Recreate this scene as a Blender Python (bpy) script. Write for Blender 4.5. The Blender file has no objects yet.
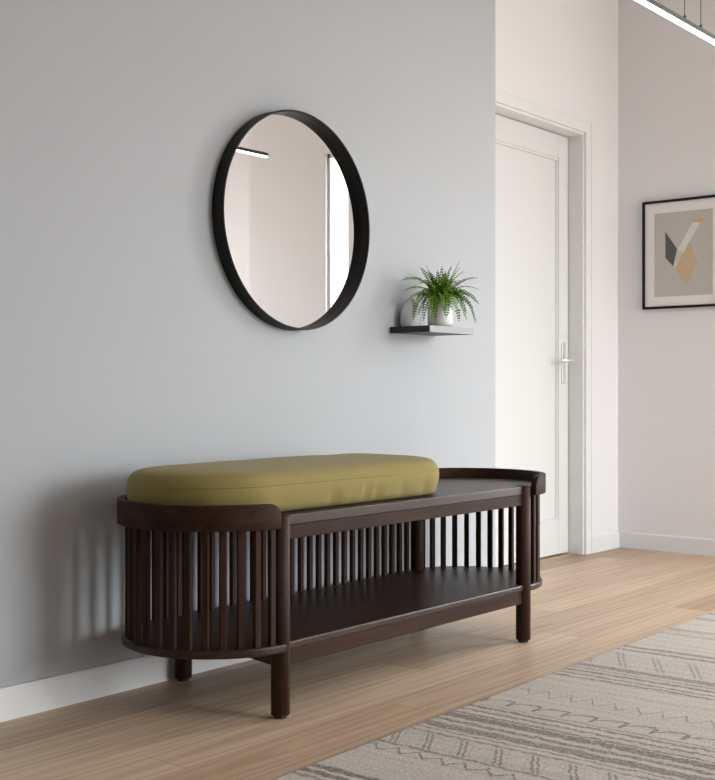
import bpy, bmesh, math, random
from math import sin, cos, pi, radians
from mathutils import Vector, Matrix, noise

S = bpy.context.scene
C = S.collection

# ------------------------------------------------------------ materials
class NT:
    """small helper to write node trees"""
    def __init__(s, name):
        s.m = bpy.data.materials.new(name); s.m.use_nodes = True
        s.t = s.m.node_tree; s.n = s.t.nodes; s.l = s.t.links
        s.n.clear()
        s.out = s.n.new('ShaderNodeOutputMaterial')
    def node(s, kind, **kw):
        n = s.n.new(kind)
        for k, v in kw.items(): setattr(n, k, v)
        return n
    def put(s, sock, v):
        if v is None: return
        if isinstance(v, bpy.types.NodeSocket): s.l.new(v, sock)
        elif isinstance(v, (tuple, list)) and len(v) == 3 and sock.type == 'RGBA': sock.default_value = (*v, 1)
        else: sock.default_value = v
    def math(s, op, a, b=None, c=None, clamp=False):
        n = s.node('ShaderNodeMath', operation=op); n.use_clamp = clamp
        s.put(n.inputs[0], a); s.put(n.inputs[1], b); s.put(n.inputs[2], c)
        return n.outputs[0]
    def mix(s, f, a, b, blend='MIX'):
        n = s.node('ShaderNodeMix', data_type='RGBA', blend_type=blend)
        s.put(n.inputs[0], f); s.put(n.inputs[6], a); s.put(n.inputs[7], b)
        return n.outputs[2]
    def coords(s, scale=(1, 1, 1), loc=(0, 0, 0)):
        tc = s.node('ShaderNodeTexCoord'); mp = s.node('ShaderNodeMapping')
        mp.inputs['Scale'].default_value = scale; mp.inputs['Location'].default_value = loc
        s.l.new(tc.outputs['Object'], mp.inputs['Vector']); return mp.outputs['Vector']
    def sep(s, v):
        n = s.node('ShaderNodeSeparateXYZ'); s.l.new(v, n.inputs[0]); return n.outputs
    def comb(s, x, y, z):
        n = s.node('ShaderNodeCombineXYZ')
        for i, q in enumerate((x, y, z)): s.put(n.inputs[i], q)
        return n.outputs[0]
    def noise(s, vec, scale=5, detail=3, rough=.5, dist=0):
        n = s.node('ShaderNodeTexNoise'); s.put(n.inputs['Vector'], vec)
        n.inputs['Scale'].default_value = scale; n.inputs['Detail'].default_value = detail
        n.inputs['Roughness'].default_value = rough; n.inputs['Distortion'].default_value = dist
        return n.outputs[0]
    def ramp(s, f, stops):
        n = s.node('ShaderNodeValToRGB'); s.put(n.inputs[0], f); e = n.color_ramp.elements
        while len(e) < len(stops): e.new(.5)
        for q, (p, c) in zip(e, stops): q.position = p; q.color = (*c, 1) if len(c) == 3 else c
        return n.outputs[0]
    def bsdf(s, col, rough=.5, metal=0, bump=None, bstr=.2, bdist=.01, **kw):
        b = s.node('ShaderNodeBsdfPrincipled')
        s.put(b.inputs['Base Color'], col); s.put(b.inputs['Roughness'], rough); b.inputs['Metallic'].default_value = metal
        for k, v in kw.items(): s.put(b.inputs[k.replace('_', ' ')], v)
        if bump is not None:
            q = s.node('ShaderNodeBump'); q.inputs['Strength'].default_value = bstr; q.inputs['Distance'].default_value = bdist
            s.put(q.inputs['Height'], bump); s.l.new(q.outputs[0], b.inputs['Normal'])
        s.l.new(b.outputs[0], s.out.inputs[0]); return s.m

def paint(name, col, rough=.6, bump=.06, scale=160):
    t = NT(name); v = t.coords()
    n = t.noise(v, scale, 3); big = t.noise(v, 1.3, 2)
    c = t.mix(big, tuple(x * .985 for x in col), tuple(min(1, x * 1.015) for x in col))
    return t.bsdf(c, rough, bump=n, bstr=bump, bdist=.001)

def wood(name, axis, a, b, rough=.38, spec=.5, sc=1.0):
    t = NT(name)
    s = [26 * sc] * 3; s[axis] = 1.6 * sc
    v = t.coords(tuple(s))
    n1 = t.noise(v, 1.0, 5, .6, .6)
    s2 = [140 * sc] * 3; s2[axis] = 3 * sc
    n2 = t.noise(t.coords(tuple(s2)), 1.0, 3, .7)
    f = t.math('ADD', t.math('MULTIPLY', n1, .65), t.math('MULTIPLY', n2, .35))
    c = t.ramp(f, [(.32, a), (.68, b)])
    r = t.math('ADD', t.math('MULTIPLY', n2, .12), rough - .06)
    return t.bsdf(c, r, bump=n2, bstr=.05, bdist=.0006, Specular_IOR_Level=spec)

M = {}
M['wall_grey'] = paint('cool_grey_wall_paint', (.435, .445, .464), .7)
M['wall_warm'] = paint('warm_white_wall_paint', (.81, .79, .80), .7)
M['ceiling'] = paint('ceiling_paint', (.80, .79, .77), .8)
M['trim'] = paint('white_trim_paint', (.79, .785, .78), .4, .02)
M['door'] = paint('white_door_lacquer', (.74, .738, .73), .42, .02)
DA, DB = (.018, .0070, .0040), (.058, .026, .0155)
M['wood_x'] = wood('dark_walnut_along_length', 0, DA, DB, .38, .36)
M['wood_front'] = wood('dark_walnut_satin_boards', 0, DA, DB, .52, .12)
M['wood_z'] = wood('dark_walnut_upright', 2, DA, DB, .5, .15)
M['wood_y'] = wood('dark_walnut_crosswise', 1, DA, DB, .48, .3)
t = NT('black_rubber'); M['rubber'] = t.bsdf((.015, .012, .01), .6)
t = NT('black_painted_metal'); M['black'] = t.bsdf((.005, .0045, .0045), .55, Specular_IOR_Level=.3, bump=t.noise(t.coords(), 300, 2), bstr=.05, bdist=.0005)
t = NT('silvered_mirror'); M['mirror'] = t.bsdf((.74, .735, .735), .0, 1.0)
t = NT('black_shelf_lacquer'); M['shelf'] = t.bsdf((.010, .0095, .009), .45, bump=t.noise(t.coords((1, 60, 60)), 3, 3), bstr=.05, bdist=.0005)
t = NT('pale_grey_shelf_front'); M['shelf_front'] = t.bsdf((.33, .33, .335), .5, bump=t.noise(t.coords((4, 200, 200)), 2, 3), bstr=.05, bdist=.0005)  # finely streaked pale grey for the front face of the shelf
t = NT('white_glazed_ceramic'); M['ceramic'] = t.bsdf((.80, .80, .78), .22, Coat_Weight=.4)
t = NT('matte_white_ceramic'); M['ceramic_matte'] = t.bsdf((.72, .73, .74), .5)
t = NT('potting_soil'); n = t.noise(t.coords(), 120, 4); M['soil'] = t.bsdf(t.ramp(n, [(.3, (.02, .012, .008)), (.7, (.06, .04, .025))]), .9, bump=n, bstr=.8, bdist=.004)
t = NT('fern_green'); n = t.noise(t.coords(), 45, 3)
M['fern'] = t.bsdf(t.ramp(n, [(.3, (.06, .15, .012)), (.7, (.19, .34, .025))]), .6, Specular_IOR_Level=.2, Subsurface_Weight=0.0, Transmission_Weight=0.0)
t = NT('satin_steel'); M['steel'] = t.bsdf((.90, .89, .88), .38, .9)
t = NT('anodised_dark_grey'); M['anodised'] = t.bsdf((.10, .105, .095), .4, .5)
t = NT('lit_diffuser'); e = t.node('ShaderNodeEmission'); e.inputs[0].default_value = (1, .985, .95, 1); e.inputs[1].default_value = 5.0
t.l.new(e.outputs[0], t.out.inputs[0]); M['lamp'] = t.m
t = NT('window_glass')
tr = t.node('ShaderNodeBsdfTransparent'); gl = t.node('ShaderNodeBsdfGlossy'); gl.inputs['Roughness'].default_value = 0.0
mx = t.node('ShaderNodeMixShader'); mx.inputs[0].default_value = .06
t.l.new(tr.outputs[0], mx.inputs[1]); t.l.new(gl.outputs[0], mx.inputs[2]); t.l.new(mx.outputs[0], t.out.inputs[0]); M['glass'] = t.m

# olive cotton: fine weave bump
t = NT('olive_cotton'); v = t.coords()
wv = t.noise(v, 900, 2, .6); cl = t.noise(v, 7, 3)
col = t.mix(cl, (.262, .197, .050), (.300, .228, .068))
col = t.mix(t.math('MULTIPLY', wv, .35), col, (.16, .14, .045))
M['olive'] = t.bsdf(col, .85, bump=t.math('ADD', wv, t.math('MULTIPLY', t.noise(v, 14, 4, .6), 1.5)), bstr=.22, bdist=.003, Sheen_Weight=.08, Sheen_Roughness=.5)

# oak plank floor
def floor_material():
    t = NT('oak_plank_floor'); W, L = .1375, 1.72
    x, y, z = t.sep(t.coords())
    yr = t.math('DIVIDE', t.math('SUBTRACT', y, 1.7375), W)
    row = t.math('FLOOR', yr); fy = t.math('FRACT', yr)
    xo = t.math('DIVIDE', t.math('ADD', t.math('SUBTRACT', x, 2.41), t.math('MULTIPLY', row, .69)), L)
    colm = t.math('FLOOR', xo); fx = t.math('FRACT', xo)
    wn = t.node('ShaderNodeTexWhiteNoise', noise_dimensions='3D')
    t.l.new(t.comb(row, colm, 3.7), wn.inputs['Vector']); rnd = wn.outputs['Value']
    off = t.math('MULTIPLY', rnd, 37.0)
    v1 = t.comb(t.math('ADD', t.math('MULTIPLY', x, 1.5), off), t.math('ADD', t.math('MULTIPLY', y, 15.), off), off)
    broad = t.noise(v1, 1.0, 4, .55, .9)
    v2 = t.comb(t.math('ADD', t.math('MULTIPLY', x, 5.), off), t.math('MULTIPLY', y, 230.), off)
    fine = t.noise(v2, 1.0, 3, .65)
    # cathedral figure
    dy = t.math('ABSOLUTE', t.math('SUBTRACT', fy, .5))
    ph = t.math('ADD', t.math('MULTIPLY', t.math('POWER', dy, 1.5), 34.), t.math('ADD', t.math('MULTIPLY', x, -5.), t.math('MULTIPLY', broad, 7.)))
    cath = t.math('POWER', t.math('MULTIPLY_ADD', t.math('SINE', ph), .5, .5), 3.0)
    light = t.ramp(rnd, [(0, (.43, .298, .192)), (.35, (.70, .525, .375)), (.65, (.54, .385, .26)), (1, (.78, .60, .44))])
    dark = t.mix(1.0, light, (.70, .63, .565), 'MULTIPLY')
    g = t.math('ADD', t.math('MULTIPLY', broad, .55), t.math('MULTIPLY', fine, .16))
    g = t.math('ADD', g, t.math('MULTIPLY', cath, .26))
    g = t.math('MULTIPLY', t.math('SUBTRACT', g, .28), 1.9, clamp=True)
    c = t.mix(g, light, dark)
    # marked plank in front of the bench
    row0 = t.math('COMPARE', row, 0.0, .1); col0 = t.math('COMPARE', colm, -1.0, .1)
    c = t.mix(t.math('MULTIPLY', t.math('MULTIPLY', row0, col0), .75), c, t.mix(1.0, c, (.82, .72, .68), 'MULTIPLY'))
    e1 = t.math('LESS_THAN', t.math('MINIMUM', fy, t.math('SUBTRACT', 1., fy)), .006)
    e2 = t.math('LESS_THAN', t.math('MINIMUM', fx, t.math('SUBTRACT', 1., fx)), .0007)
    seam = t.math('MAXIMUM', e1, e2)
    c = t.mix(t.math('MULTIPLY', seam, .5), c, (.10, .06, .035))
    h = t.math('SUBTRACT', t.math('MULTIPLY', fine, .3), seam)
    r = t.math('ADD', .36, t.math('MULTIPLY', fine, .16))
    return t.bsdf(c, r, bump=h, bstr=.25, bdist=.0012, Specular_IOR_Level=.4)
M['floor'] = floor_material()

# woven rug: bands run across it, so the pattern is a function of x (rug length)
def rug_material():
    t = NT('woven_wool_rug')
    v = t.coords(); x, y, z = t.sep(v)
    wob = t.math('ADD', t.math('MULTIPLY', t.math('SUBTRACT', t.noise(v, 9, 3), .5), .014), t.math('MULTIPLY', t.math('SUBTRACT', t.noise(v, 48, 2), .5), .024))
    X = t.math('ADD', x, wob)
    def band(c, w, soft=.004):      # 1 inside |X-c|<w/2
        d = t.math('ABSOLUTE', t.math('SUBTRACT', X, c))
        return t.math('DIVIDE', t.math('SUBTRACT', w / 2 + soft / 2, d), soft, clamp=True)
    def tri(freq, ph=0):
        return t.math('PINGPONG', t.math('ADD', t.math('MULTIPLY', y, freq), ph), 1.0)
    def stroke(centre, w, soft=.004):
        d = t.math('ABSOLUTE', t.math('SUBTRACT', X, centre))
        return t.math('DIVIDE', t.math('SUBTRACT', w / 2 + soft / 2, d), soft, clamp=True)
    masks = []
    P = 2.62                        # repeat of the pattern along the rug
    for c, w, s in LINES: masks.append(t.math('MULTIPLY', band(c, w), s))
    for c, a, fr, w, s in ZIG:
        masks.append(t.math('MULTIPLY', stroke(t.math('ADD', c - a / 2, t.math('MULTIPLY', tri(fr), a)), w), s))
    for c, a, fr, w, s in HOOK:     # scallops: arcs that end in a hook
        q = t.math('FRACT', t.math('MULTIPLY', y, fr))
        arc = t.math('POWER', q, 3.0)
        masks.append(t.math('MULTIPLY', stroke(t.math('SUBTRACT', c + a / 2, t.math('MULTIPLY', arc, a)), w), s))
        end = t.math('MULTIPLY', t.math('GREATER_THAN', q, .86), band(c, a))
        masks.append(t.math('MULTIPLY', end, s))
    for c, a, fr, s in LAT:         # bars with crossed threads between
        q = t.math('FRACT', t.math('MULTIPLY', t.math('SUBTRACT', y, t.math('MULTIPLY', t.math('SUBTRACT', X, c), .55)), fr))
        bar = t.math('MULTIPLY', t.math('COMPARE', t.math('ABSOLUTE', t.math('SUBTRACT', q, .5)), .075, .04), band(c, a))
        masks.append(t.math('MULTIPLY', bar, s))
        for sg in (0, 1.0):
            k = t.math('ADD', c - a / 2, t.math('MULTIPLY', t.math('PINGPONG', t.math('ADD', t.math('MULTIPLY', y, fr * 2), sg), 1.0), a))
            masks.append(t.math('MULTIPLY', stroke(k, .006), s * .5))
    m = masks[0]
    for q in masks[1:]: m = t.math('MAXIMUM', m, q)
    # broken weave
    grain = t.noise(t.comb(t.math('MULTIPLY', x, 150.), t.math('MULTIPLY', y, 45.), 0.), 1.0, 4, .7)
    fine = t.noise(v, 130, 3, .75)
    m = t.math('MULTIPLY', m, t.math('MULTIPLY', t.math('SUBTRACT', t.math('ADD', t.math('MULTIPLY', grain, .7), t.math('MULTIPLY', fine, 1.0)), .56), 3.0, clamp=True))
    base = t.mix(t.noise(t.comb(t.math('MULTIPLY', x, 40.), t.math('MULTIPLY', y, 2.), 0.), 1., 5, .7), (.38, .34, .30), (.84, .77, .70))
    base = t.mix(t.math('MULTIPLY', t.math('SUBTRACT', fine, .35), 2.2, clamp=True), base, t.mix(1.0, base, (.58, .55, .52), 'MULTIPLY'))
    c = t.mix(t.math('MULTIPLY', m, .80), base, (.115, .092, .075))
    return t.bsdf(c, .95, bump=t.math('ADD', fine, t.math('MULTIPLY', grain, .8)), bstr=.5, bdist=.004, Specular_IOR_Level=.15)

def ex(px):                       # position along the rug's edge of a mark
    u = (px - 357.5) / 1190; return 1.69 * (.7744 + u * .6327) / (.6327 - u * .7744)
LINES = [(ex(293), .020, 1), (ex(304), .022, 1), (ex(283), .012, .7), (ex(371), .010, .9),
         (ex(404), .009, .8), (ex(411), .008, .8), (ex(420), .036, .85), (ex(431), .016, .9), (ex(442), .036, .95),
         (ex(449), .012, .9), (ex(457), .012, .9), (ex(465), .016, .9), (ex(470), .008, .7),
         (ex(551), .012, .9), (ex(557), .012, .9), (ex(564), .016, .9), (ex(570), .012, .7), (ex(577), .034, .75),
         (ex(618), .020, .8), (ex(625), .024, .75), (ex(661), .03, .35), (ex(672), .04, .4), (ex(700), .05, .5), (ex(712), .03, .6),
         (1.30, .03, .9), (1.40, .02, .9), (1.52, .03, .9), (1.60, .012, .8)]
ZIG = [(ex(360), .034, 34., .009, .95), (ex(509), .055, 32., .008, .75), (ex(665), .08, 26., .010, .4), (1.22, .06, 30., .008, .9)]
HOOK = [(ex(480), .046, 13., .010, .9)]
LAT = [(ex(387), .105, 11.0, .75), (ex(597), .17, 9., .5)]
M['rug'] = rug_material()
t = NT('rug_edge_binding'); M['binding'] = t.bsdf((.26, .235, .21), .95, bump=t.noise(t.coords((300, 300, 60)), 1, 2), bstr=.5, bdist=.003)

# framed print
def print_material():
    t = NT('paper_print'); n = t.noise(t.coords(), 60, 4)
    return t.bsdf(t.mix(n, (.50, .465, .43), (.55, .51, .475)), .6)
M['print'] = print_material()
for k, c in dict(ink_grey=(.085, .10, .10), ink_pale=(.72, .70, .66), ink_tan=(.58, .42, .27), ink_ochre=(.68, .38, .09), ink_pink=(.60, .54, .50), mat_board=(.82, .80, .785)).items():
    t = NT(k); M[k] = t.bsdf(c, .6)

# ------------------------------------------------------------ mesh helpers
def link(name, bm, mat, parent=None, smooth=False, bevel=0, loc=None):
    me = bpy.data.meshes.new(name)
    bmesh.ops.recalc_face_normals(bm, faces=bm.faces[:])
    bm.to_mesh(me); bm.free(); me.materials.append(mat)
    if smooth: me.polygons.foreach_set('use_smooth', [True] * len(me.polygons))
    o = bpy.data.objects.new(name, me); C.objects.link(o)
    if parent: o.parent = parent
    if loc: o.location = loc
    if bevel:
        b = o.modifiers.new('bevel', 'BEVEL'); b.width = bevel; b.segments = 2; b.limit_method = 'ANGLE'; b.angle_limit = radians(40)
    return o
def thing(name, label, cat, loc=(0, 0, 0)):
    o = bpy.data.objects.new(name, None); C.objects.link(o); o.location = loc; o.empty_display_size = .05
    o['label'] = label; o['category'] = cat; return o
def tag(o, label, cat): o['label'] = label; o['category'] = cat; return o
def struct(name, bm, mat, **kw): o = link(name, bm, mat, **kw); o['kind'] = 'structure'; return o
def box(bm, x0, x1, y0, y1, z0, z1):
    v = [bm.verts.new((x, y, z)) for z in (z0, z1) for y in (y0, y1) for x in (x0, x1)]
    for f in ((0, 2, 3, 1), (4, 5, 7, 6), (0, 1, 5, 4), (2, 6, 7, 3), (0, 4, 6, 2), (1, 3, 7, 5)): bm.faces.new([v[i] for i in f])
def B(*boxes):
    bm = bmesh.new()
    for b in boxes: box(bm, *b)
    return bm
def prism(pts, z0, z1, bm=None):
    bm = bm or bmesh.new()
    a = [bm.verts.new((x, y, z0)) for x, y in pts]; b = [bm.verts.new((x, y, z1)) for x, y in pts]; n = len(pts)
    bm.faces.new(a[::-1]); bm.faces.new(b)
    for i in range(n): bm.faces.new((a[i], a[(i + 1) % n], b[(i + 1) % n], b[i]))
    return bm
def lathe(prof, seg=40, bm=None, c=(0, 0, 0)):
    bm = bm or bmesh.new(); rings = []
    for r, z in prof:
        if r < 1e-5: rings.append([bm.verts.new((c[0], c[1], c[2] + z))])
        else: rings.append([bm.verts.new((c[0] + r * cos(2 * pi * i / seg), c[1] + r * sin(2 * pi * i / seg), c[2] + z)) for i in range(seg)])
    for p, q in zip(rings, rings[1:]):
        for i in range(seg):
            j = (i + 1) % seg
            if len(p) == 1 and len(q) == 1: continue
            if len(p) == 1: bm.faces.new((p[0], q[j], q[i]))
            elif len(q) == 1: bm.faces.new((p[i], p[j], q[0]))
            else: bm.faces.new((p[i], p[j], q[j], q[i]))
    return bm
def tube(pts, r, seg=10, bm=None, radii=None):
    bm = bm or bmesh.new(); rings = []; pts = [Vector(p) for p in pts]
    for i, p in enumerate(pts):
        d = (pts[min(i + 1, len(pts) - 1)] - pts[max(i - 1, 0)]).normalized()
        up = Vector((0, 0, 1)) if abs(d.z) < .95 else Vector((0, 1, 0))
        a = d.cross(up).normalized(); b = d.cross(a); rr = radii[i] if radii else r
        rings.append([bm.verts.new(p + (a * cos(2 * pi * k / seg) + b * sin(2 * pi * k / seg)) * rr) for k in range(seg)])
    for p, q in zip(rings, rings[1:]):
        for k in range(seg): bm.faces.new((p[k], p[(k + 1) % seg], q[(k + 1) % seg], q[k]))
    bm.faces.new(rings[0][::-1]); bm.faces.new(rings[-1]); return bm

# ------------------------------------------------------------ room
YW, XE, YD, XR = 2.49, 3.89, 2.81, 5.54      # mirror wall, its end, door wall, picture wall
CZ = 2.95; X0, Y0 = -2.3, -2.9; XR2 = 5.72
struct('floor', B((X0, XR2 + .1, Y0, 3.0, -.1, 0)), M['floor'])
struct('ceiling', B((X0, XR2 + .1, Y0, 3.0, CZ, CZ + .1)), M['ceiling'])
struct('wall_left', B((X0, XE, YW, 3.0, 0, CZ)), M['wall_grey'], bevel=.003)
DX0, DX1, DH = 4.34, 5.175, 2.05               # door opening
struct('wall_back', B((XE, DX0, YD, 3.0, 0, CZ), (DX1, XR, YD, 3.0, 0, CZ), (DX0, DX1, YD, 3.0, DH, CZ), (DX0, DX1, 2.96, 3.0, 0, DH)), M['wall_warm'])
WY0, WY1, WZ0, WZ1 = .165, 1.25, .10, 2.26      # window in the picture wall
struct('wall_right', B((XR, XR2, WY1, 3.0, 0, CZ), (XR, XR2, -.48, WY0, 0, CZ), (XR, XR2, WY0, WY1, WZ1, CZ), (XR, XR2, WY0, WY1, 0, WZ0),
                       (XR2, XR2 + .1, Y0, 3.0, WZ1, CZ), (XR2, XR2 + .1, Y0, WY0, 0, WZ1), (XR2, XR2 + .1, WY1, 3.0, 0, WZ1)), M['wall_warm'])
RW0, RW1 = 3.3, 5.3                            # added fill window in the unseen wall behind the camera
struct('wall_front', B((X0, RW0, Y0 - .15, Y0, 0, CZ), (RW1, XR2, Y0 - .15, Y0, 0, CZ), (RW0, RW1, Y0 - .15, Y0, 2.5, CZ), (RW0, RW1, Y0 - .15, Y0, 0, .1)), M['wall_warm'])
struct('wall_rear', B((X0 - .15, X0, Y0, 3.0, 0, CZ)), M['wall_grey'])

def baseboard(name, pts, inward):
    # run of skirting with an eased top edge
    (xa, ya), (xb, yb) = pts; d = Vector((xb - xa, yb - ya, 0)).normalized(); n = Vector((inward[0], inward[1], 0))
    prof = [(0, 0), (.013, 0), (.013, .074), (.010, .080), (0, .080)]
    bm = bmesh.new(); R = []
    for p in ((xa, ya), (xb, yb)): R.append([bm.verts.new(Vector((p[0], p[1], 0)) + n * a + Vector((0, 0, z))) for a, z in prof])
    for i in range(5): bm.faces.new((R[0][i], R[0][(i + 1) % 5], R[1][(i + 1) % 5], R[1][i]))
    bm.faces.new(R[0]); bm.faces.new(R[1][::-1]); struct(name, bm, M['trim'])
baseboard('baseboard_left', ((X0, YW), (XE + .013, YW)), (0, -1))
baseboard('baseboard_end', ((XE, YW), (XE, YD)), (1, 0))
baseboard('baseboard_back', ((DX1 + .066, YD), (XR, YD)), (0, -1))
baseboard('baseboard_right', ((XR, YD), (XR, WY1)), (-1, 0))

# door with casing
casing = bmesh.new()
cw = .066
def casing_run(bm, a, b, c, d, y):             # moulded board: flat + raised outer bead
    box(bm, a, b, y - .016, y, c, d)
box_l = ((DX0 - cw, DX0, YD - .016, YD, 0, DH + cw), (DX1, DX1 + cw, YD - .016, YD, 0, DH + cw), (DX0, DX1, YD - .016, YD, DH, DH + cw))
bead = ((DX0 - cw, DX0 - cw + .02, YD - .019, YD - .016, 0, DH + cw), (DX1 + cw - .02, DX1 + cw, YD - .019, YD - .016, 0, DH + cw), (DX0 - cw + .02, DX1 + cw - .02, YD - .019, YD - .016, DH + cw - .02, DH + cw))
jamb = ((DX0, DX0 + .012, YD - .004, 2.95, 0, DH), (DX1 - .012, DX1, YD - .004, 2.95, 0, DH), (DX0 + .012, DX1 - .012, YD - .004, 2.95, DH - .012, DH))
struct('trim_1', B(*box_l, *bead, *jamb), M['trim'], bevel=.0025)
LX0, LX1, LZ1, LY = DX0 + .015, DX1 - .015, DH - .016, 2.885
st = .092                                       # stile width
bm = B((LX0, LX1, LY + .012, LY + .04, .008, LZ1),
       (LX0, LX0 + st, LY, LY + .012, .008, LZ1), (LX1 - st, LX1, LY, LY + .012, .008, LZ1),
       (LX0 + st, LX1 - st, LY, LY + .012, LZ1 - .115, LZ1), (LX0 + st, LX1 - st, LY, LY + .012, .008, .17))
door = struct('door_1', bm, M['door'], bevel=.002)
px0, px1, pz0, pz1 = LX0 + st, LX1 - st, .17, LZ1 - .115
bm = B((px0, px0 + .012, LY + .006, LY + .012, pz0, pz1), (px1 - .012, px1, LY + .006, LY + .012, pz0, pz1),
       (px0, px1, LY + .003, LY + .012, pz1 - .012, pz1), (px0, px1, LY + .003, LY + .012, pz0, pz0 + .012))
link('panel_moulding', bm, M['door'], door, bevel=.002)
hx = LX1 - .052
hb = bmesh.new(); box(hb, hx - .016, hx + .016, LY - .006, LY, .83, 1.03)
esc = link('door_handle', hb, M['steel'], door, bevel=.004)
bm = tube([(hx, LY - .004, .942), (hx, LY - .045, .942), (hx - .004, LY - .054, .942), (hx - .014, LY - .058, .942), (hx - .11, LY - .058, .940)], .008, 12)
link('lever', bm, M['steel'], esc, smooth=True)

# window in the picture wall
c1 = .0
bm = B((XR - .03, XR, WY0 - .03, WY1 + .03, WZ0 - .03, WZ0), (XR, XR2, WY0, WY0 + .01, WZ0, WZ1), (XR, XR2, WY1 - .01, WY1, WZ0, WZ1), (XR, XR2, WY0, WY1, WZ1 - .01, WZ1), (XR, XR2, WY0, WY1, WZ0, WZ0 + .015))
struct('trim_2', bm, M['trim'], bevel=.003)
fx0, fx1 = XR + .02, XR + .07
a0, a1, b0, b1 = WY0 + .01, WY1 - .01, WZ0 + .015, WZ1 - .01
bars = (.335, .75)
bm = B((fx0, fx1, a0, a0 + .02, b0, b1), (fx0, fx1, a1 - .05, a1, b0, b1), (fx0, fx1, a0, a1, b1 - .025, b1), (fx0, fx1, a0, a1, b0, b0 + .06), *[(fx0, fx1, c, c + .045, b0, b1) for c in bars])
win = struct('window_1', bm, M['trim'], bevel=.003)
ed = [(a0 + .02, bars[0]), (bars[0] + .045, bars[1]), (bars[1] + .045, a1 - .05)]
link('window_glass', B(*[(fx0 + .02, fx0 + .026, p, q, b0 + .06, b1 - .025) for p, q in ed]), M['glass'], win)
# unseen window behind the camera, added to supply fill light
bm = B((RW0, RW0 + .05, Y0 - .1, Y0 - .05, .1, 2.5), (RW1 - .05, RW1, Y0 - .1, Y0 - .05, .1, 2.5), (RW0, RW1, Y0 - .1, Y0 - .05, 2.45, 2.5), (RW0, RW1, Y0 - .1, Y0 - .05, .1, .15))
fill_win = struct('fill_window', bm, M['trim'])
link('window_glass', B((RW0 + .05, RW1 - .05, Y0 - .08, Y0 - .074, .15, 2.45)), M['glass'], fill_win)

# ------------------------------------------------------------ bench
OX, OY = 2.705, 2.205                           # bench centre on the floor
XL, XRt, = 2.137 - OX, 3.272 - OX               # centres of the rounded ends
bench = thing('slatted_bench', 'dark walnut slatted bench with rounded ends and open lower shelf against the grey wall', 'bench', (OX, OY, 0))
def stadium(r, n=28, front=None):
    """closed outline, counter-clockwise"""
    pts = [(XRt + r * cos(a), r * sin(a)) for a in [(-pi / 2 + pi * i / n) for i in range(n + 1)]]
    pts += [(XL + r * cos(a), r * sin(a)) for a in [(pi / 2 + pi * i / n) for i in range(n + 1)]]
    return pts
def board(r, fr):
    """stadium whose straight front sits back between the front legs"""
    xa, xb = legs[0][0] - OX, legs[1][0] - OX
    out = []
    for x, y in stadium(r):
        if y < -fr and xa < x < xb: continue
        out.append((x, max(y, -r)))
    # first point is at the right front: open the front edge
    i0 = min(range(len(out)), key=lambda i: (out[i][0] - XRt) ** 2 + (out[i][1] + r) ** 2)
    out = out[i0:] + out[:i0]
    return [(xb, -fr), (xb, -r + .001)] + out[0:] + [(xa, -r + .001), (xa, -fr)]
legs = [(2.132, 1.985, .496), (3.262, 1.985, .496), (2.237, 2.447, .468), (3.292, 2.425, .468)]
def rimpath(r, n=36, e=0.0):
    """from the front left leg, round the left end, along the back and round the right end"""
    P = [(XL + e, -r)] if e else []
    P += [(XL + r * cos(a), r * sin(a)) for a in [(-pi / 2 - pi * i / n) for i in range(n + 1)]]
    P += [(XL + (XRt - XL) * i / 12, r) for i in range(1, 12)]
    P += [(XRt + r * cos(a), r * sin(a)) for a in [(pi / 2 - pi * i / n) for i in range(n + 1)]]
    if e: P += [(XRt - e, -r)]
    return P
link('tabletop', prism(board(.238, .229), .468, .494), M['wood_x'], bench, bevel=.0025)
link('lower_shelf', prism(board(.245, .232), .163, .184), M['wood_x'], bench, bevel=.005)
# raised rim, thin board bent round with rounded-off ends
def rim():
    bm = bmesh.new(); ro, ri = .256, .236; z0 = .466; z1 = .527
    n = 80; outs = rimpath(ro, n); ins = rimpath(ri, n); R = []
    # densify both ends so that the top corner can be rounded
    def arc_s(P):
        s = [0]
        for a, b in zip(P, P[1:]): s.append(s[-1] + math.dist(a, b))
        return s
    s = arc_s(outs); T = s[-1]
    def at(P, sP, q):
        for i in range(len(P) - 1):
            if sP[i + 1] >= q - 1e-9:
                k = (q - sP[i]) / max(1e-9, sP[i + 1] - sP[i]); return (P[i][0] + (P[i + 1][0] - P[i][0]) * k, P[i][1] + (P[i + 1][1] - P[i][1]) * k)
        return P[-1]
    si = arc_s(ins)
    def at2(k): return at(ins, si, k * si[-1])
    ss = [q for q in (0, .0015, .004, .008, .013, .019, .025, .03)] 
    t0, t1 = .036, T - .010
    allq = sorted(set([round(q, 5) for q in [t0 + q for q in ss] + [t1 - q for q in ss] + [q for q in s if t0 + .034 < q < t1 - .034]]))
    for q in allq:
        a = at(outs, s, q); b = at2(q / T); e = min(q - t0, t1 - q); rr = .030
        top = z1 if e >= rr else z1 - .034 * (1 - math.sqrt(max(0, 1 - ((rr - e) / rr) ** 2)))
        R.append([bm.verts.new((*a, z0)), bm.verts.new((*a, top)), bm.verts.new((*b, top)), bm.verts.new((*b, z0))])
    for p, q in zip(R, R[1:]):
        for i in range(4): bm.faces.new((p[i], p[(i + 1) % 4], q[(i + 1) % 4], q[i]))
    bm.faces.new(R[0]); bm.faces.new(R[-1][::-1]); return bm
o = link('rim', rim(), M['wood_front'], bench, bevel=.003, smooth=True)
e = o.modifiers.new('split', 'EDGE_SPLIT'); e.split_angle = radians(35)
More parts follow.
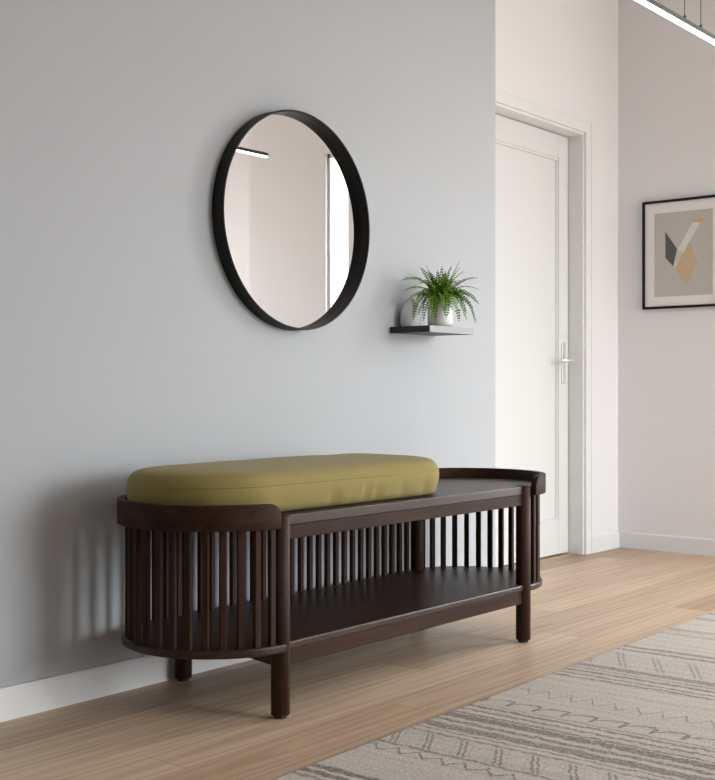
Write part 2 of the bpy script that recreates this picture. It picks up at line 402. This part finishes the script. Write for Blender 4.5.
# aprons and stretchers
fy = 1.985 - OY
link('apron', B((XL + .01, XRt - .01, fy - .008, fy + .012, .434, .468)), M['wood_front'], bench, bevel=.002)
link('shelf_rail', B((XL + .01, XRt - .01, fy - .008, fy + .012, .124, .163)), M['wood_front'], bench, bevel=.002)
link('shelf_rail', B((2.262 - OX, 3.30 - OX, .205, .225, .124, .163)), M['wood_front'], bench, bevel=.002)
link('apron', B((2.262 - OX, 3.30 - OX, .205, .225, .434, .468)), M['wood_front'], bench, bevel=.002)
for (a, b) in ((0, 2), (1, 3)):
    p = Vector((legs[a][0] - OX, legs[a][1] - OY, 0)); q = Vector((legs[b][0] - OX, legs[b][1] - OY, 0))
    d = (q - p).normalized(); n = Vector((-d.y, d.x, 0)) * .010
    link('cross_brace', prism([(p + n)[:2], (p - n)[:2], (q - n)[:2], (q + n)[:2]], .124, .163), M['wood_y'], bench, bevel=.002)
for k, (x, y, h) in enumerate(legs):
    bm = bmesh.new()
    r = .0235
    lathe([(0, .007), (r - .003, .007), (r, .010), (r, h - .003), (r - .003, h), (0, h)], 28, bm, (x - OX, y - OY, 0))
    lg = link('leg', bm, M['wood_z'], bench, bevel=0)
    for p in lg.data.polygons: p.use_smooth = abs(p.normal.z) < .5
    link('glide', lathe([(0, 0), (.016, 0), (.016, .008), (0, .008)], 20, None, (x - OX, y - OY, 0)), M['rubber'], lg)
# slats, evenly spaced along the bent path
P = rimpath(.229, 60); s = [0]
for a, b in zip(P, P[1:]): s.append(s[-1] + math.dist(a, b))
T = s[-1]; N = int(round(T / .0415))
sw, sd, ch = .0085, .0075, .0025
slat_prof = [(sw, -sd + ch), (sw, sd - ch), (sw - ch, sd), (-sw + ch, sd), (-sw, sd - ch), (-sw, -sd + ch), (-sw + ch, -sd), (sw - ch, -sd)]
for k in range(1, N):
    q = T * k / N
    i = max(j for j in range(len(s) - 1) if s[j] <= q); w = (q - s[i]) / (s[i + 1] - s[i])
    x = P[i][0] + (P[i + 1][0] - P[i][0]) * w; y = P[i][1] + (P[i + 1][1] - P[i][1]) * w
    dx, dy = P[i + 1][0] - P[i][0], P[i + 1][1] - P[i][1]; L = math.hypot(dx, dy); dx /= L; dy /= L
    if math.dist((x, y), (legs[0][0] - OX, legs[0][1] - OY)) < .036 or math.dist((x, y), (legs[1][0] - OX, legs[1][1] - OY)) < .036: continue
    if any(math.dist((x, y), (l[0] - OX, l[1] - OY)) < .026 for l in legs[2:]): continue
    link('slat', prism([(x + dx * a - dy * b, y + dy * a + dx * b) for a, b in slat_prof], .183, .469), M['wood_z'], bench)

# ------------------------------------------------------------ cushion
def cushion():
    cx = 2.445; cy = 2.212
    xr, hw = 2.912, .202
    def outline(off):
        pts = []
        r = hw + off; xl = 2.112
        rc = .125 + off                                 # right corner radius
        for i in range(49):
            a = pi / 2 + pi * i / 48; pts.append((xl + r * cos(a), cy + r * sin(a)))
        for i in range(1, 40): pts.append((xl + (xr + off - rc - xl) * i / 40, cy - r))
        for i in range(21):
            a = -pi / 2 + pi / 2 * i / 20; pts.append((xr + off - rc + rc * cos(a), cy - r + rc + rc * sin(a)))
        for i in range(1, 6): pts.append((xr + off, cy - r + rc + (2 * r - 2 * rc) * i / 6))
        for i in range(21):
            a = pi / 2 * i / 20; pts.append((xr + off - rc + rc * cos(a), cy + r - rc + rc * sin(a)))
        for i in range(1, 40): pts.append((xr + off - rc + (xl - (xr + off - rc)) * i / 40, cy + r))
        return pts
    z0 = .495; HZ = 1.035
    prof = [(-.05, 0), (-.022, .0), (-.010, .004), (-.002, .011), (.002, .022), (.006, .040), (.007, .055), (.004, .070), (-.001, .082), (-.008, .091), (-.018, .0975), (-.032, .1015), (-.05, .104), (-.075, .1065), (-.105, .1085), (-.14, .110), (-.175, .1105)]
    bm = bmesh.new(); R = []
    for off, z in prof:
        ring = []
        for i, (x, y) in enumerate(outline(0)):
            # shrink toward the medial line for a clean top
            o = outline_cache.setdefault(round(off, 4), outline(max(off, -.10)))[i]
            if off < -.10:
                b0 = o; k = (-off - .10) / .098; mx = min(max(o[0], 2.112), xr - .198); o = (b0[0] + (mx - b0[0]) * k, b0[1] + (cy - b0[1]) * k)
            # soft folds: puckers by the bottom seam, gentle dents elsewhere
            side = max(0, 1 - abs(z - .03) / .05)
            w = noise.noise(Vector((o[0] * 16, o[1] * 16, z * 9))) * .0022 * side + noise.noise(Vector((o[0] * 5, o[1] * 5, 3))) * .0028
            pk = 0
            if y < cy: 
                for cxp, am, wd in ((2.50, .0045, .012), (2.545, .004, .010), (2.66, .0035, .014), (2.76, .004, .012), (2.36, .003, .016), (2.86, .003, .013)):
                    pk += am * math.exp(-((o[0] - cxp + (z - .03) * .25) / wd) ** 2) * max(0, 1 - abs(z - .025) / .035)
            nx, ny = o[0] - min(max(o[0], 2.112), xr - .13), o[1] - cy; L = math.hypot(nx, ny) or 1
            zz = z0 + z * HZ + (w if z > .06 else 0)
            ring.append(bm.verts.new((o[0] + nx / L * (w * 1.3 - pk * 3.2) * (1 if z > .003 else 0), o[1] + ny / L * (w * 1.3 - pk * 3.2) * (1 if z > .003 else 0), zz)))
        R.append(ring)
    n = len(R[0])
    for p, q in zip(R, R[1:]):
        for i in range(n): bm.faces.new((p[i], p[(i + 1) % n], q[(i + 1) % n], q[i]))
    bm.faces.new(R[0][::-1]); bm.faces.new(R[-1])
    return bm, outline
outline_cache = {}
cz = thing('seat_cushion', 'long olive green fabric cushion lying on the left part of the bench top', 'cushion', (2.5, 2.21, .4945))
bm, outl = cushion()
bmesh.ops.translate(bm, verts=bm.verts[:], vec=(-2.5, -2.21, -.4945))
link('cushion_cover', bm, M['olive'], cz, smooth=True)
sb = outl(.0045); pts = [(x - 2.5, y - 2.21, .0715) for x, y in sb]; pts.append(pts[0])
link('piping', tube(pts, .0016, 6), M['olive'], cz, smooth=True)

# ------------------------------------------------------------ mirror
mc = Vector((2.721, YW, 1.320)); mr = .336; md = .046
mir = thing('round_mirror', 'large round wall mirror in a deep black frame on the grey wall', 'mirror', tuple(mc))
def ring(prof, seg=128):                        # prof: (radius, distance from wall)
    bm = bmesh.new(); R = []
    for i in range(seg):
        a = 2 * pi * i / seg; R.append([bm.verts.new((r * cos(a), -d, r * sin(a))) for r, d in prof])
    m = len(prof)
    for i in range(seg):
        p, q = R[i], R[(i + 1) % seg]
        for k in range(m): bm.faces.new((p[k], p[(k + 1) % m], q[(k + 1) % m], q[k]))
    return bm
o = link('mirror_frame', ring([(mr, .001), (mr, md - .0015), (mr - .0015, md), (mr - .005, md), (mr - .0065, md - .0015), (mr - .0065, .008), (mr - .012, .001)]), M['black'], mir, smooth=True)
e = o.modifiers.new('split', 'EDGE_SPLIT'); e.split_angle = radians(35)
bm = bmesh.new(); bmesh.ops.create_circle(bm, cap_ends=True, segments=128, radius=mr - .006, matrix=Matrix.Translation((0, -.013, 0)) @ Matrix.Rotation(pi / 2, 4, 'X'))
r_ = bmesh.ops.extrude_face_region(bm, geom=bm.faces[:]); bmesh.ops.translate(bm, verts=[v for v in r_['geom'] if isinstance(v, bmesh.types.BMVert)], vec=(0, .004, 0))
link('mirror_glass', bm, M['mirror'], mir)

# ------------------------------------------------------------ wall shelf, fern, vase
SX0, SX1, SY, SZ0, SZ1 = 3.224, 3.486, 2.322, .994, 1.016
sh = thing('floating_shelf', 'small black floating shelf with pale front edge carrying the fern', 'shelf', ((SX0 + SX1) / 2, YW, SZ0))
sh_o = Vector(sh.location)
bm = B((SX0, SX1, SY + .003, YW, SZ0, SZ1)); bmesh.ops.translate(bm, verts=bm.verts[:], vec=-sh_o); link('shelf_board', bm, M['shelf'], sh, bevel=.001)
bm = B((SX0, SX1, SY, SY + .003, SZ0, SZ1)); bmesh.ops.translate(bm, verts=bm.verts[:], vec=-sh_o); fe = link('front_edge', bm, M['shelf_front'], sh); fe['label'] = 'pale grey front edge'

PX, PY = 3.372, 2.385
fern = thing('potted_fern', 'bushy green fern in a glossy white pot on the wall shelf', 'plant', (PX, PY, SZ1))
bm = lathe([(0, .001), (.036, .001), (.042, .006), (.0445, .018), (.0445, .05), (.0425, .085), (.040, .104), (.038, .106), (.036, .104), (.036, .090), (0, .090)], 48)
link('pot', bm, M['ceramic'], fern, smooth=True)
link('soil', lathe([(0, .094), (.02, .096), (.036, .0915)], 24), M['soil'], fern, smooth=True)
RR = Vector((.633, -.774, 0)); FF = Vector((.774, .633, 0))
def frond(tip, ctrl, npin, plen, rnd):
    base = Vector((rnd.uniform(-.012, .012), rnd.uniform(-.012, .012), .092)); tip = Vector(tip); ctrl = Vector(ctrl)
    bm = bmesh.new(); curve = []
    raw = [base * (1 - k / 80) ** 2 + ctrl * 2 * (k / 80) * (1 - k / 80) + tip * (k / 80) ** 2 for k in range(81)]
    acc = [0]
    for a, b in zip(raw, raw[1:]): acc.append(acc[-1] + (b - a).length)
    npin = max(10, int(acc[-1] / .0088)); roll = rnd.uniform(-.75, .75)
    for i in range(npin + 1):
        q_ = acc[-1] * i / npin; k = min(79, max(j for j in range(81) if acc[j] <= q_ + 1e-9)); w_ = (q_ - acc[k]) / (acc[k + 1] - acc[k])
        curve.append(raw[k].lerp(raw[k + 1], w_))
    tube(curve, .001, 5, bm, [.0011 * (1 - .75 * i / npin) for i in range(npin + 1)])
    for i in range(2, npin + 1):
        t_ = i / npin; p = curve[i]; d = (curve[min(i + 1, npin)] - curve[i - 1]).normalized()
        side = d.cross(Vector((0, 0, 1)))
        if side.length < .2: side = d.cross(Vector((FF.x, FF.y, 0)))
        side.normalize(); up = side.cross(d).normalized()
        side, up = side * cos(roll) + up * sin(roll), up * cos(roll) - side * sin(roll)
        L = plen * (math.sin(pi * min(1, .12 + t_ * .88)) ** .6 * (1 - .55 * t_) + .10)
        for sg in (-1, 1):
            q = (side * sg * .92 + d * .38 - up * rnd.uniform(.0, .22)).normalized(); Lq = L * rnd.uniform(.85, 1.1); w = .0046 * (1 - .4 * t_) + .0006
            a = p; m1 = p + q * Lq * .35 + d * w; m2 = p + q * Lq * .35 - d * w; n1 = p + q * Lq * .75 + d * w * .7; n2 = p + q * Lq * .75 - d * w * .7
            e_ = p + q * Lq - up * Lq * .12; mid = p + q * Lq * .5 - up * .0012
            V = [bm.verts.new(v) for v in (a, m1, n1, e_, n2, m2, mid)]
            for k in range(6): bm.faces.new((V[k], V[(k + 1) % 6], V[6]))
    me = bpy.data.meshes.new('frond'); bm.to_mesh(me); bm.free(); me.materials.append(M['fern'])
    o = bpy.data.objects.new('frond', me); C.objects.link(o); o.parent = fern
rnd = random.Random(5)
# (sideways, toward the room, up) of tip and of the bend, in metres, relative to the pot
FR = [((-.125, .085, .150), (-.06, .05, .195)), ((-.118, .08, .118), (-.06, .05, .165)), ((-.125, .09, .075), (-.065, .06, .155)),
      ((-.090, .07, .035), (-.085, .06, .15)), ((-.060, .08, .030), (-.055, .07, .165)), ((-.098, .06, .160), (-.05, .03, .18)),
      ((-.035, .09, .022), (-.040, .085, .165)), ((.004, .10, .045), (.0, .085, .155)), ((.050, .06, .030), (.045, .055, .165)),
      ((.075, .03, .055), (.060, .03, .165)), ((.105, .0, .028), (.10, .0, .165)), ((.115, .0, .085), (.075, 0, .165)),
      ((.118, .02, .125), (.06, .01, .17)), ((.110, .0, .165), (.05, .0, .175)), ((.070, .01, .185), (.03, 0, .17)),
      ((.055, .03, .215), (.03, .02, .165)), ((.030, .0, .200), (.012, 0, .16)), ((-.012, .02, .185), (-.01, 0, .16)),
      ((-.050, .02, .205), (-.022, .01, .165)), ((-.066, .05, .190), (-.03, .03, .17)), ((.0, .07, .150), (.0, .04, .17)),
      ((.03, .07, .110), (.025, .06, .17)), ((-.03, .07, .120), (-.025, .05, .175)), ((.045, .05, .145), (.03, .03, .17)), ((-.05, .06, .150), (-.03, .04, .17)),
      ((.02, -.02, .170), (.01, -.02, .15)), ((-.015, .05, .075), (-.02, .055, .15)), ((.028, .07, .065), (.025, .06, .15)), ((.085, .04, .100), (.05, .03, .16)),
      ((-.08, .07, .095), (-.045, .05, .16)), ((.0, .03, .195), (.0, .01, .15)), ((.018, .05, .13), (.01, .03, .15)), ((-.012, .05, .135), (-.01, .03, .15))]
FR += [((a[0] * .62 + rnd.uniform(-.02, .02), a[1] * .7 + .02, .09 + (a[2] - .09) * .75 + rnd.uniform(-.01, .01)), (b[0] * .6, b[1] * .8, b[2] - .012)) for a, b in FR]
for tp, ct in FR:
    f3 = lambda a: RR * a[0] - FF * a[1] + Vector((0, 0, a[2]))
    tw, cw_ = f3((tp[0] * 1.12 + .004, tp[1], .1 + (tp[2] - .1) * 1.12)), f3(ct)
    tw.y = min(tw.y, YW - PY - .022); cw_.y = min(cw_.y, YW - PY - .022)
    frond(tw, cw_, rnd.randint(19, 23), rnd.uniform(.018, .023), rnd)

vase = lathe([(0, 0), (.027, 0), (.031, .004), (.034, .018), (.033, .04), (.028, .062), (.020, .080), (.0165, .092), (.018, .098), (.0165, .0985), (.0145, .092), (.017, .08), (.010, .06), (0, .06)], 40)
tag(link('ceramic_vase', vase, M['ceramic_matte'], smooth=True, loc=(3.288, 2.453, SZ1)), 'small matte white vase half hidden behind the fern on the wall shelf', 'vase')

# ------------------------------------------------------------ rug
RX0, RX1, RY0, RY1 = .9, 4.75, -.55, 1.695
rg = thing('area_rug', 'large beige and brown woven rug with striped zigzag bands on the oak floor', 'rug', (0, 0, 0))
rg.location = (.0300, -.0560, 0); rg.rotation_euler = (0, 0, radians(1.0))
bm = bmesh.new(); nx, ny = 120, 1
pl = [(RX0 + .004, RY0 + .004), (RX1 - .004, RY0 + .004), (RX1 - .004, RY1 - .004), (RX0 + .004, RY1 - .004)]
prism(pl, .001, .008, bm); link('rug_field', bm, M['rug'], rg, bevel=.002)
bm = B((RX0, RX1, RY1 - .004, RY1, .0005, .0065), (RX0, RX1, RY0, RY0 + .004, .0005, .0065), (RX0, RX0 + .004, RY0 + .004, RY1 - .004, .0005, .0065), (RX1 - .004, RX1, RY0 + .004, RY1 - .004, .0005, .0065))
link('edge_binding', bm, M['binding'], rg)

# ------------------------------------------------------------ framed picture
ya, yb, za, zb = 2.668, 2.241, 1.203, 1.740
pic = thing('framed_picture', 'framed abstract print of folded geometric shapes with black frame on the far wall', 'picture', (XR, (ya + yb) / 2, (za + zb) / 2))
pc = Vector(pic.location)
def padd(name, bm, m, **kw): bmesh.ops.translate(bm, verts=bm.verts[:], vec=-pc); return link(name, bm, m, pic, **kw)
fw = .012; xf = XR - .022
padd('picture_frame', B((xf, XR - .0005, yb, ya, zb - fw, zb), (xf, XR - .0005, yb, ya, za, za + fw), (xf, XR - .0005, yb, yb + fw, za + fw, zb - fw), (xf, XR - .0005, ya - fw, ya, za + fw, zb - fw)), M['black'], bevel=.001)
padd('mat_board', B((XR - .012, XR - .004, yb + fw, ya - fw, za + fw, zb - fw)), M['mat_board'])
padd('print', B((XR - .0128, XR - .012, 2.304, 2.606, 1.262, 1.677)), M['print'])
def shape(pts, m, lay):                         # pts: (0..1 left to right, 0..1 bottom to top) of the print
    bm = bmesh.new(); f = []
    P = [(2.606 - u * .302, 1.262 + v * .415) for u, v in pts]
    for x in (XR - .0128 - .0006 * lay, XR - .0124): f.append([bm.verts.new((x, y, z)) for y, z in P])
    bm.faces.new(f[0]); bm.faces.new(f[1][::-1]); n = len(P)
    for i in range(n): bm.faces.new((f[0][i], f[0][(i + 1) % n], f[1][(i + 1) % n], f[1][i]))
    padd('printed_shape', bm, m)
shape([(.195, .775), (.40, .555), (.33, .355), (.195, .465)], M['ink_grey'], 1)
shape([(.66, .855), (.79, .845), (.50, .50), (.41, .55)], M['ink_pale'], 1)
shape([(.40, .56), (.50, .505), (.37, .315), (.32, .35)], M['ink_pink'], 1)
shape([(.60, .625), (.745, .38), (.56, .12), (.375, .33)], M['ink_tan'], 2)
shape([(.72, .87), (.76, .895), (.82, .895), (.85, .865), (.80, .845)], M['ink_ochre'], 2)

# ------------------------------------------------------------ linear pendant lamp
LXa, LXb, LYc, LZc = 2.60, 3.75, 1.385, 1.803
lamp = thing('pendant_light', 'slim linear pendant light with glowing white strip hung on two thin wires', 'lamp', ((LXa + LXb) / 2, LYc, LZc))
lc = Vector(lamp.location)
def ladd(name, bm, m, **kw): bmesh.ops.translate(bm, verts=bm.verts[:], vec=-lc); return link(name, bm, m, lamp, **kw)
ladd('housing', B((LXa, LXb, LYc - .007, LYc + .007, LZc + .010, LZc + .024), (LXa, LXa + .003, LYc - .007, LYc + .007, LZc + .004, LZc + .010), (LXb - .003, LXb, LYc - .007, LYc + .007, LZc + .004, LZc + .010)), M['anodised'], bevel=.001)
ladd('diffuser', B((LXa + .003, LXb - .003, LYc - .006, LYc + .006, LZc + .004, LZc + .010)), M['lamp'])
for x in (3.129, 3.238):
    ladd('suspension_wire', tube([(x, LYc, LZc + .024), (x, LYc, CZ - .02)], .0011, 6), M['anodised'])
    ladd('wire_gripper', lathe([(0, 0), (.004, 0), (.004, .009), (.002, .013), (0, .013)], 12, None, (x, LYc, LZc + .024)), M['anodised'])
ladd('ceiling_canopy', lathe([(0, -.022), (.075, -.022), (.08, -.018), (.08, 0), (0, 0)], 32, None, (3.183, LYc, CZ)), M['anodised'])

# ------------------------------------------------------------ daylight
W = bpy.data.worlds.new('sky'); S.world = W; W.use_nodes = True
nt = W.node_tree; nt.nodes.clear()
out = nt.nodes.new('ShaderNodeOutputWorld'); bg = nt.nodes.new('ShaderNodeBackground')
tc = nt.nodes.new('ShaderNodeTexCoord'); sp = nt.nodes.new('ShaderNodeSeparateXYZ'); rp = nt.nodes.new('ShaderNodeValToRGB')
mr_ = nt.nodes.new('ShaderNodeMapRange'); mr_.inputs[1].default_value = -1; mr_.inputs[2].default_value = 1
nt.links.new(tc.outputs['Generated'], sp.inputs[0]); nt.links.new(sp.outputs[2], mr_.inputs[0]); nt.links.new(mr_.outputs[0], rp.inputs[0])
e = rp.color_ramp.elements; e[0].position = .46; e[0].color = (.30, .29, .27, 1); e[1].position = .54; e[1].color = (.89, .955, 1, 1)
nt.links.new(rp.outputs[0], bg.inputs[0]); bg.inputs[1].default_value = 12.0
nt.links.new(bg.outputs[0], out.inputs[0])
def portal(name, loc, rot, sx, sy):
    l = bpy.data.lights.new(name, 'AREA'); l.shape = 'RECTANGLE'; l.size = sx; l.size_y = sy; l.cycles.is_portal = True
    o = bpy.data.objects.new(name, l); C.objects.link(o); o.location = loc; o.rotation_euler = rot
portal('window_daylight', (XR + .16, (WY0 + WY1) / 2, (WZ0 + WZ1) / 2), (0, radians(90), 0), WZ1 - WZ0, WY1 - WY0)
portal('fill_window_daylight', ((RW0 + RW1) / 2, Y0 - .14, 1.3), (radians(90), 0, 0), RW1 - RW0, 2.4)  # sky light through the added fill window

# ------------------------------------------------------------ camera
cam = bpy.data.cameras.new('camera'); co = bpy.data.objects.new('camera', cam); C.objects.link(co); S.camera = co
cam.sensor_fit = 'HORIZONTAL'; cam.sensor_width = 36; cam.lens = 36 * 1190 / 715; cam.clip_start = .05
co.location = (0, 0, .8); co.rotation_euler = (radians(90), 0, -math.atan2(.7744, .6327))
vs = S.view_settings; vs.view_transform = 'Standard'; vs.look = 'None'; vs.gamma = 1; vs.use_curve_mapping = False; vs.exposure = 0.68
